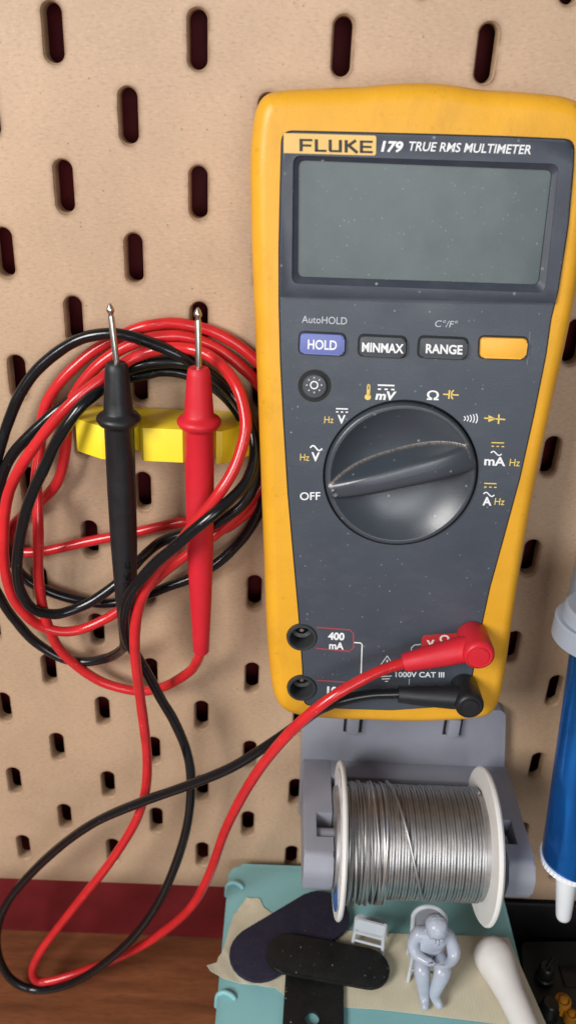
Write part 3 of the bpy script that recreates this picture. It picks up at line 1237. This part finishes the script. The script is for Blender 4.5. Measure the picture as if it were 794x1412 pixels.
# arms: profile in (y, z) with a notch for the axle and a rounded front foot
for xa, xb, cls in ((.0822, .0930, 0), (.1560, .1655, 1)):
    prof = round_poly([(-.005, AZ), (-.0525, AZ - .0002, .003), (-.0570, AZ - .006, .006), (-.0560, AZ - .0165, .006), (-.045, AZ - .0205, .005), (-.005, AZ - .026, .004)], .001, 5)
    bm = B()
    prism(bm, prof, xa, xb, .0008, 2, axis='x', both=True)
    arm = sub('arm', bm, PRINT_G, br)
    c = B()
    na, nb = (xa + .0046, xb + .01) if cls == 0 else (xa - .01, xb - .0046)
    box(c, (na, -.0450, AZ - .0090), (nb, -.0335, AZ + .02))
    bmesh.ops.translate(c, vec=-br.location, verts=c.verts[:])
    cut(arm, c)
for px in ((486, 1001), (624, 1005)):
    p = at(*px, .0075)
    bm = B()
    box(bm, (p.x - .0024, -.0095, p.z - .0035), (p.x + .0024, -.0050, p.z + .006), .0008)
    sub('clip', bm, PRINT_G, br)
    bm = B()
    box(bm, (p.x - .0034, -.00575, p.z - .0048), (p.x + .0040, -.0050, p.z + .006), .0002, 1)  # black plate painting in the shadow beside and under the clip
    sub('clip_shadow', bm, SEAM, br, back)

# ================================================================== SOLDER SPOOL
sp = thing('solder_spool', 'white spool wound with silver solder wire, resting in the grey bracket', 'spool', (.124, AXY, AXZ))
SR = .0282
XL, XR = .0952, .1496


def xm(x):
    return Matrix.Translation((x - sp.location.x, 0, 0)) @ Matrix.Rotation(PI / 2, 4, 'Y')


bm = B()
lathe(bm, [(.0040, -.0016), (.0040, -.0002), (SR - .003, -.0002), (SR - .0006, -.0006), (SR, 0), (SR, .0006), (SR - .0006, .0013), (SR - .003, .0012), (.010, .0012), (.010, .003), (0, .003)], xm(XL), 72)
fl = obj('flange', bm, SPOOLW, sp)
bm = B()
lathe(bm, [(0, -.004), (.010, -.004), (.010, -.0018), (SR - .003, -.0012), (SR - .0006, -.0012), (SR, -.0006), (SR, .0002), (SR - .0008, .0010), (SR - .004, .0008), (0, .0008)], xm(XR), 72)
obj('flange', bm, SPOOLW, sp)
bm = B()
lathe(bm, [(.0036, -.0085), (.0036, XR - XL + .0085)], xm(XL), 24)
obj('axle', bm, PRINT_G, sp)
# printed ring label on the outer face of the near flange
bm = B()
lathe(bm, [(.0085, -.0006), (.0085, -.00045), (SR - .003, -.00045), (SR - .003, -.0006)], xm(XL), 48)
pl = obj('paper_label', bm, PAPER, fl)
bm = B()
sec = [(.0125, -150), (.0125, -100), (.0125, -60)]
pts = []
for k in range(15):
    a = math.radians(-165 + 120 * k / 14)
    pts.append(((SR - .0032) * math.cos(a), (SR - .0032) * math.sin(a)))
for k in range(15):
    a = math.radians(-45 - 120 * k / 14)
    pts.append((.0155 * math.cos(a), .0155 * math.sin(a)))
prism(bm, pts, XL - sp.location.x - .0008, XL - sp.location.x - .0005, axis='x')
obj('printed_band', bm, BLUE_LABEL, pl)
bm = B()
lathe(bm, [(.0189, -.0018), (.0189, XR - XL)], xm(XL), 64)
obj('drum', bm, SOLDER, sp)
# close even winding
bm = B()
wr = .00053
X0, X1 = XL + .0026 - sp.location.x, XR - .0030 - sp.location.x
turns = int((X1 - X0) / (wr * 2.04))
pts = []
NS = 56
jit = [random.uniform(-.00014, .00022) for _ in range(turns + 2)]
for i in range(turns * NS + 1):
    t = i / NS
    k = int(t)
    f = t - k
    rr = .0198 + jit[k] * (1 - f) + jit[k + 1] * f
    a = 2 * PI * t + 1.2
    pts.append((X0 + (X1 - X0) * t / turns + .00016 * math.sin(a + k * 2.1) * math.sin(k * 1.7), rr * math.cos(a), rr * math.sin(a)))
tube(bm, pts, wr, 7)
obj('wire_winding', bm, SOLDER, sp)
# looser turns at the near end, sagging under the drum
bm = B()
pts = []
LT = 12
for i in range(LT * 48 + 1):
    t = i / 48
    a = 2 * PI * t
    k = int(t)
    rnd = random.Random(k)
    sag = .0008 + .0009 * rnd.random()
    rr = .0211 + .0003 * math.sin(a * .37 + k)
    x = X0 + .0002 + .0148 * (t / LT) ** 1.1 + .0007 * math.sin(a + k * 1.3) + .0003 * math.sin(2 * a + k)
    pts.append((x, rr * math.cos(a), rr * math.sin(a) - sag))
tube(bm, pts, .00056, 7)
obj('loose_turns', bm, SOLDER, sp)
# free end crossing the winding
bm = B()
pts = []
for i in range(15):
    t = i / 14
    a = math.radians(55 + 142 * t)     # from the top towards the front
    rr = .0213 - .0001 * t
    pts.append((X0 + .0150 + .0120 * t ** 1.2, rr * math.cos(a), rr * math.sin(a)))
tube(bm, cr(pts, 4), .00058, 8)
obj('free_wire', bm, SOLDER, sp)

# ================================================================== TEAL BOX AND WHAT LIES ON IT
BT = -.320
tb = thing('storage_box', 'pale teal plastic storage box standing in front of the pegboard', 'box', (.11, -.07, DESK))
xl, xr, yb, yf = .0525, .1720, -.0040, -.1500
bm = B()
prism(bm, round_poly([(xl, yb), (xr, yb), (xr, yf), (xl, yf)], .006, 6), BT - .012, BT, .002, 4)
lid = sub('lid', bm, TEAL, tb)
bm = B()
prism(bm, round_poly([(xl + .003, yb - .003), (xr - .003, yb - .003), (xr - .003, yf + .003), (xl + .003, yf + .003)], .006, 6), DESK, BT - .0122, .001, 2)
sub('body', bm, TEAL, tb)
for px in ((338, 1222), (319, 1374)):
    q = atz(*px, BT)
    bm = B()
    y0 = q.y
    tube(bm, cr([(xl - .0004, y0 + .0005, BT - .007), (xl + .0000, y0 + .0008, BT - .0012), (xl + .0022, y0 + .0010, BT + .0009), (xl + .0052, y0 + .0002, BT + .0006), (xl + .0068, y0 - .0008, BT - .0004)], 5), .0010, 10)
    sub('lid_rib', bm, TEAL, tb, lid)


def sheet(name, px, z0, thick, mat, lift=None, sub_=0):
    pts = [atz(x, y, z0) for x, y in px]
    bm = B()
    lo = [bm.verts.new((p.x, p.y, z0)) for p in pts]
    f = bm.faces.new(lo)
    bmesh.ops.triangulate(bm, faces=[f])
    bmesh.ops.subdivide_edges(bm, edges=bm.edges[:], cuts=3, use_grid_fill=True)
    if lift:
        for v in bm.verts:
            v.co.z += lift(v.co)
    r = bmesh.ops.extrude_face_region(bm, geom=bm.faces[:])
    for v in [g_ for g_ in r['geom'] if isinstance(g_, bmesh.types.BMVert)]:
        v.co.z += thick
    return obj(name, bm, mat, angle=50)


def jag(px, amp, sub_=4):
    out = []
    r_ = random.Random(3)
    n = len(px)
    for i in range(n):
        a, b = Vector(px[i][:2]), Vector(px[(i + 1) % n][:2])
        j = px[i][2] if len(px[i]) > 2 else 0
        for k in range(sub_ if j else 1):
            q = a.lerp(b, k / sub_ if j else 0)
            if k:
                q += Vector((r_.uniform(-1, 1), r_.uniform(-1, 1))) * amp
            out.append((q.x, q.y))
    return out


tape_px = jag([(340, 1238, 1), (358, 1240), (364, 1252), (374, 1259, 1), (430, 1266), (476, 1283), (530, 1287), (600, 1289), (660, 1291), (700, 1293), (752, 1412), (735, 1418), (620, 1404), (520, 1392), (440, 1387, 1), (396, 1376), (380, 1362, 1), (330, 1356), (308, 1352), (290, 1345),
                (285, 1339), (299, 1332, 1), (310, 1305), (322, 1262, 1)], 1.3, 4)
zt_ = BT + .00035


def tape_lift(c):
    q = max(0, (.0625 - c.x) / .015)
    k = .0032 * min(1, q) ** 1.6 if c.y < -.035 else 0.0006 * min(1, q)
    return k + .00012 * math.sin(c.x * 900) * math.sin(c.y * 700)


tag(sheet('masking_tape', tape_px, zt_, .00018, TAPE, tape_lift), 'torn cream masking tape stuck across the teal box lid, one corner curling', 'tape')
zz_ = BT + .0008


def strip(a, b, wd, z, th_, mat, label, hole=None):
    A_, B_ = atz(*a, z), atz(*b, z)
    A_ = Vector((A_.x, A_.y))
    B_ = Vector((B_.x, B_.y))
    t = (B_ - A_).normalized()
    nn = Vector((-t.y, t.x))
    pts = []
    r = wd / 2
    for k in range(13):
        a_ = PI * k / 12
        pts.append(tuple(B_ + nn * r * math.cos(a_) + t * r * math.sin(a_)))
    for k in range(13):
        a_ = PI * k / 12
        pts.append(tuple(A_ - nn * r * math.cos(a_) - t * r * math.sin(a_)))
    bm = B()
    prism(bm, pts, z, z + th_, .0004, 2)
    o = obj('strip', bm, mat)
    if hole:
        h = atz(*hole, z + th_)
        c = B()
        lathe(c, [(.0027, -.01), (.0027, .01)], Matrix.Translation((h.x, h.y, z)), 24)
        cut(o, c)
    tag(o, label, 'strip', 'dark rounded strips')
    return o


strip((434, 1322), (431, 1430), .0225, zz_, .0014, GLITTER, 'black sparkly strip pointing down the photo, underneath the others', (430, 1404))
strip((357, 1317), (442, 1264), .0235, zz_ + .0016, .0014, FELT, 'dark purple felt-like strip lying between the two black ones', None)
strip((396, 1317), (507, 1337), .0168, zz_ + .0032, .0014, GLITTER, 'black sparkly strip lying crosswise on top of the purple one', None)

# white tapered rod
bm = B()
e0, e1 = atz(677, 1303, BT + .0105), atz(740, 1440, BT + .008)
e0.z = BT + .0078
e1.z = BT + .0055
ax = (e1 - e0)
L = ax.length
M = axis_matrix(e0, ax)
lathe(bm, [(0, -.0040), (.0028, -.0036), (.0055, -.0022), (.0072, .0000), (.0078, .003), (.0074, .0065), (.0062, .0125), (.0054, .019), (.0050, .028), (.0046, L)], M, 32)
tag(obj('tapered_rod', bm, ROD, angle=60), 'white matt rod with a flared rounded end, lying on the teal box', 'rod')

# ---- little chairs and the seated figurine
FZ = BT + .00075


def chair_frame(name, label, c, yaw, wdt, dep, seat_h, back_h, mat, round_back=False):
    t = thing(name, label, 'toy chair', c, (0, 0, yaw), 'tiny toy chairs')
    r = .00075
    for sx in (-1, 1):
        for sy in (-1, 1):
            bm = B()
            top = Vector((sx * wdt / 2, sy * dep / 2, seat_h))
            bot = Vector((sx * wdt / 2 * 1.08, sy * dep / 2 * 1.25, 0))
            tube(bm, [bot, top], r, 8)
            obj('leg', bm, mat, t)
    bm = B()
    prism(bm, round_poly([(-wdt / 2 - r, -dep / 2 - r), (wdt / 2 + r, -dep / 2 - r), (wdt / 2 + r, dep / 2 + r), (-wdt / 2 - r, dep / 2 + r)], .0012, 4), seat_h, seat_h + .001, .0003, 2)
    obj('seat', bm, mat, t)
    for sx in (-1, 1):
        bm = B()
        tube(bm, [(sx * wdt / 2, -dep / 2 * 1.02, seat_h * .45), (sx * wdt / 2, dep / 2 * 1.02, seat_h * .45)], r * .7, 8)
        obj('stretcher', bm, mat, t)
    bm = B()
    tube(bm, [(-wdt / 2, -dep / 2 * 1.12, seat_h * .5), (wdt / 2, -dep / 2 * 1.12, seat_h * .5)], r * .7, 8)
    obj('stretcher', bm, mat, t)
    bm = B()
    if round_back:
        pts = []
        for k in range(15):
            a = PI * k / 14
            pts.append((-wdt / 2 * 1.1 * math.cos(a), dep / 2 + .001 + .0010 * math.sin(a), seat_h + back_h - wdt / 2 + wdt / 2 * 1.05 * math.sin(a)))
        pts = [(-wdt / 2, dep / 2, seat_h)] + pts + [(wdt / 2, dep / 2, seat_h)]
        tube(bm, cr(pts, 3), .0010, 10)
        obj('back_hoop', bm, mat, t)
        bm = B()
        prism(bm, [(p[0] * .92, p[2]) for p in pts], dep / 2 + .0006, dep / 2 + .0014, axis='y')
        obj('backrest', bm, PRINT_G, t)
    else:
        for sx in (-1, 1):
            tube(bm, [(sx * wdt / 2, -dep / 2, seat_h), (sx * wdt / 2, -dep / 2 - .0008, seat_h + back_h)], r, 8)
        prism(bm, round_poly([(-wdt / 2, seat_h + back_h * .35), (wdt / 2, seat_h + back_h * .35), (wdt / 2, seat_h + back_h), (-wdt / 2, seat_h + back_h)], .001, 3), -dep / 2 - .0013, -dep / 2 - .0002, .0002, 1, axis='y')
        obj('backrest', bm, mat, t)
    return t


chair_frame('toy_chair', 'tiny empty pale toy chair on the teal box, below the solder wire', (.1118, -.0405, FZ), math.radians(-14), .0114, .0070, .0085, .0092, PRINT_W)
chair_frame('toy_chair', 'tiny pale toy chair with the lilac figurine sitting on it', (.1325, -.0515, FZ), math.radians(-6), .0112, .0095, .0125, .0150, PRINT_W, True)


def figurine():
    t = thing('figurine', 'glossy lilac figurine of a seated person, head bowed, legs crossed, on a tiny chair', 'figurine', (.1325, -.0560, FZ))
    V, Ed, Rd = [], [], []

    def v(x, y, z, r):
        V.append((x / 1000, y / 1000, z / 1000))
        Rd.append(r / 1000)
        return len(V) - 1

    def chain(i, lst):
        for q in lst:
            k = v(*q)
            Ed.append((i, k))
            i = k
        return i
    pel = v(0, 2.5, 16.6, 5.2)
    belly = chain(pel, [(0, 1.4, 20.5, 5.6)])
    chest = chain(belly, [(0, .0, 25.0, 5.8)])
    neck = chain(chest, [(0, -1.2, 29.4, 3.0)])
    # arms: shoulder, elbow, forearm folded across the lap, hand
    l = chain(chest, [(-5.6, .2, 27.4, 3.6), (-7.6, -.4, 22.6, 3.2), (-6.2, -3.4, 19.4, 2.7), (-2.6, -6.2, 19.8, 2.1), (-.4, -7.2, 20.2, 1.6)])
    r = chain(chest, [(5.6, .2, 27.4, 3.6), (8.0, -1.0, 22.8, 3.2), (8.6, -4.0, 19.2, 2.7), (5.6, -6.8, 18.8, 2.1), (3.6, -7.4, 18.9, 1.6)])
    # one leg straight down, the other crossed over it
    ll = chain(pel, [(-3.2, -.8, 15.4, 4.0), (-3.6, -6.4, 14.6, 3.7), (-2.8, -7.6, 9.4, 2.9), (-1.8, -8.6, 3.6, 2.3), (-1.6, -11.0, 2.0, 1.9), (-1.8, -13.6, 1.7, 1.5)])
    rl = chain(pel, [(3.2, -.8, 16.0, 4.0), (4.0, -8.4, 17.0, 3.7), (2.2, -9.4, 11.6, 2.9), (1.6, -9.6, 5.4, 2.3), (3.2, -11.0, 3.0, 1.9), (4.4, -13.0, 2.2, 1.5)])
    # fingers
    for hnd, sx in ((l, 1), (r, -1)):
        hx, hy, hz = (q * 1000 for q in V[hnd])
        for k in range(4):
            chain(hnd, [(hx + sx * 1.0, hy - .5 + .3 * k, hz + .9 - k * .6, .55), (hx + sx * (1.8 - .12 * abs(k - 1)), hy - .2 + .3 * k, hz + .6 - k * .6, .45)])
        chain(hnd, [(hx + sx * .2, hy - .6, hz + 1.1, .55), (hx + sx * .8, hy - .8, hz + 1.5, .45)])
    # head
    hd = chain(neck, [(0, -3.0, 32.0, 3.9), (0, -3.6, 34.8, 4.3), (0, -3.2, 37.0, 3.2)])
    me = bpy.data.meshes.new('body')
    me.from_pydata(V, Ed, [])
    o = bpy.data.objects.new('body', me)
    COL.objects.link(o)
    sk = o.modifiers.new('s', 'SKIN')
    sk.branch_smoothing = .6
    for i, r_ in enumerate(Rd):
        d = me.skin_vertices[0].data[i]
        d.radius = (r_, r_)
        d.use_root = (i == 0)
    ss = o.modifiers.new('u', 'SUBSURF')
    ss.levels = ss.render_levels = 2
    bpy.context.view_layer.update()
    m2 = bpy.data.meshes.new_from_object(o.evaluated_get(bpy.context.evaluated_depsgraph_get()))
    o.modifiers.clear()
    o.data = m2
    m2.name = 'body'
    m2.materials.clear()
    m2.materials.append(PRINT_L)
    m2.polygons.foreach_set('use_smooth', [True] * len(m2.polygons))
    o.parent = t
    # hair cap, nose, ears, brow, coat lapels
    bm = B()
    bmesh.ops.create_uvsphere(bm, u_segments=24, v_segments=14, radius=.0042)
    bmesh.ops.scale(bm, vec=(1, 1.05, .85), verts=bm.verts[:])
    bmesh.ops.translate(bm, vec=(0, -.0024, .0352), verts=bm.verts[:])
    for q in bm.verts:
        q.co += Vector((math.sin(q.co.z * 5200), math.cos(q.co.x * 6100), math.sin(q.co.y * 5700))) * .00016
    obj('hair', bm, PRINT_L, t, 80)
    bm = B()
    for sx in (-1, 1):
        bmesh.ops.create_uvsphere(bm, u_segments=10, v_segments=8, radius=.0009, matrix=Matrix.Translation((sx * .0040, -.0032, .0328)) @ Matrix.Diagonal((.5, .9, 1.3, 1)))
        bmesh.ops.create_uvsphere(bm, u_segments=10, v_segments=8, radius=.0007, matrix=Matrix.Translation((sx * .0014, -.0072, .0334)) @ Matrix.Diagonal((1.2, .6, .6, 1)))
    bmesh.ops.create_uvsphere(bm, u_segments=10, v_segments=8, radius=.0010, matrix=Matrix.Translation((0, -.0074, .0324)) @ Matrix.Diagonal((.7, .9, 1.4, 1)))
    bmesh.ops.create_uvsphere(bm, u_segments=10, v_segments=8, radius=.0008, matrix=Matrix.Translation((0, -.0068, .0304)) @ Matrix.Diagonal((1.5, .6, .5, 1)))
    obj('face', bm, PRINT_L, t, 80)


figurine()

# ================================================================== BLUE TUBE IN ITS HOLDER
TY = -.047
tx_b, tx_t = at(788, 1185, .047).x, .1800
ztop, zbot = -.157, at(776, 1185, .047).z
gt = thing('glue_tube', 'shiny blue squeeze tube with a white nozzle, hanging nozzle down', 'tube', (tx_b, TY, zbot))
rb_ = tx_b - at(748, 1178, .047).x
bm = B()
rings = []
for k in range(13):
    t = k / 12
    z = zbot + .001 + (ztop - zbot) * t
    cxx = tx_b + (tx_t - tx_b) * t
    rx = rb_ + (.0186 - rb_) * t
    ry = rb_ * (1 - .25 * t)
    rings.append([bm.verts.new((cxx + rx * math.cos(a), TY + ry * math.sin(a) * (1 + .04 * math.sin(3 * a + k)), z)) for a in [2 * PI * j / 40 for j in range(40)]])
for A, C in zip(rings, rings[1:]):
    for k in range(40):
        bm.faces.new((A[k], A[(k + 1) % 40], C[(k + 1) % 40], C[k]))
bm.faces.new(rings[0][::-1])
bm.faces.new(rings[-1])
sub('tube_body', bm, BLUE_FOIL, gt, angle=60)
bm = B()
prof = []
rings = []
for r_, h in ((rb_ - .001, .0016), (rb_ + .0004, .0014), (rb_ + .0005, -.0005), (rb_ - .001, -.0018), (.005, -.0035)):
    rings.append([bm.verts.new((tx_b + (r_ + (.00022 if k % 2 else 0)) * math.cos(2 * PI * k / 96), TY + (r_ + (.00022 if k % 2 else 0)) * math.sin(2 * PI * k / 96), zbot + h)) for k in range(96)])
for A, C in zip(rings, rings[1:]):
    for k in range(96):
        bm.faces.new((A[k], A[(k + 1) % 96], C[(k + 1) % 96], C[k]))
bm.faces.new(rings[-1])
sub('crimped_shoulder', bm, TUBE_WHITE, gt, angle=25)
nz = at(776, 1266, .047)
bm = B()
n0 = Vector((at(778, 1205, .047).x, TY, zbot - .002))
axn = Vector((nz.x - n0.x, 0, nz.z - n0.z))
Ln = axn.length
lathe(bm, [(.0044, -.001), (.0043, .001), (.0029, Ln - .002), (.0026, Ln - .0006), (.0019, Ln), (.0010, Ln + .0001), (.0009, Ln - .002)], axis_matrix(n0, axn), 28)
sub('nozzle', bm, TUBE_WHITE, gt)

th_ = thing('tube_holder', 'grey-blue plastic ring holder on the pegboard around the blue tube', 'holder', (.178, -.004, -.165))
ctr = at(812, 868, .047)
bm = B()
Mh = Matrix.Translation((ctr.x + .003, TY, ctr.z))
RO = ctr.x + .003 - at(763, 872, .047).x
lathe(bm, [(RO - .004, .003), (RO - .0034, .0036), (RO - .0006, .0036), (RO, .003), (RO, -.0035), (RO - .0006, -.004), (RO - .0034, -.004), (RO - .004, -.0035), (RO - .004, .003)], Mh, 56)
sub('ring', bm, HOLDER, th_)
bm = B()
lathe(bm, [(RO - .0062, .0075), (RO - .0056, .0082), (RO - .0030, .0082), (RO - .0022, .0074), (RO - .0020, .003), (RO - .0062, .003), (RO - .0062, .0075)], Mh, 56)
sub('collar', bm, HOLDER, th_)
bm = B()
xa = at(796, 790, .0045).x
prism(bm, round_poly([(xa, ctr.z - .030), (xa + .045, ctr.z - .030), (xa + .045, ctr.z + .06), (xa, ctr.z + .06)], .003, 4), -.0005, -.0045, .001, 3, axis='y')
sub('back_plate', bm, HOLDER, th_)
bm = B()
box(bm, (ctr.x + .010, TY + RO - .004, ctr.z - .0038), (ctr.x + .026, -.0005, ctr.z + .0035), .0008)
sub('bridge', bm, HOLDER, th_)

# ================================================================== DARK BENCH UNIT
bu = thing('bench_unit', 'black bench instrument with amber terminals at the right of the teal box', 'instrument', (.24, -.08, DESK))
PZ = -.365
bm = B()
box(bm, (.1765, -.20, DESK), (.36, .0135, PZ - .006), .002)
box(bm, (.1775, -.0002, PZ - .008), (.36, .0134, -.3435), .0015)  # added black riser, stands in for the shaded wall under the board
sub('case', bm, BLACK_CASE, bu)
bm = B()
prism(bm, round_poly([(.1905, -.0042), (.34, .004), (.34, -.18), (.1700 + .012, -.18), (.1835, -.04)], .002, 4), PZ - .0058, PZ, .0006, 2)
top = sub('top_panel', bm, DARK_PANEL, bu)
bm = B()
box(bm, (.1885, .0000, PZ - .0061), (.34, .0040, PZ - .002), .0008)
sub('ledge', bm, DARK_PANEL, bu)
for px, rr, hh in (((776, 1379), .0034, .006), ((787, 1398), .0028, .004)):
    p = atz(*px, PZ + hh)
    bm = B()
    lathe(bm, [(rr * 1.05, 0), (rr * 1.05, hh - .001), (rr, hh), (rr * .8, hh + .0003), (rr * .68, hh - .0006), (rr * .62, hh - .0006), (rr * .5, hh + .001), (rr * .2, hh + .0014), (0, hh + .0012)], Matrix.Translation((p.x, p.y, PZ)), 28)
    sub('terminal', bm, AMBER, bu)
p = atz(752, 1340, PZ + .006)
bm = B()
lathe(bm, [(.0042, 0), (.0042, .003), (.0036, .0036), (.0034, .009), (.0028, .0098), (0, .0098)], Matrix.Translation((p.x, p.y, PZ)), 24)
tube(bm, [(p.x, p.y, PZ + .0095), (p.x + .002, p.y + .001, PZ + .0145)], .0010, 8)
sub('knob', bm, BLACK_CASE, bu)
p = atz(757, 1390, PZ + .004)
bm = B()
lathe(bm, [(.0045, 0), (.0045, .003), (.0038, .004), (.0036, .007), (.0030, .0078), (0, .0078)], Matrix.Translation((p.x, p.y, PZ)), 24)
sub('knob', bm, BLACK_CASE, bu)
p = atz(786, 1350, PZ)
bm = B()
box(bm, (p.x - .004, p.y - .004, PZ - .001), (p.x + .012, p.y + .006, PZ + .0012), .0006)
sub('switch', bm, BLACK_CASE, bu)
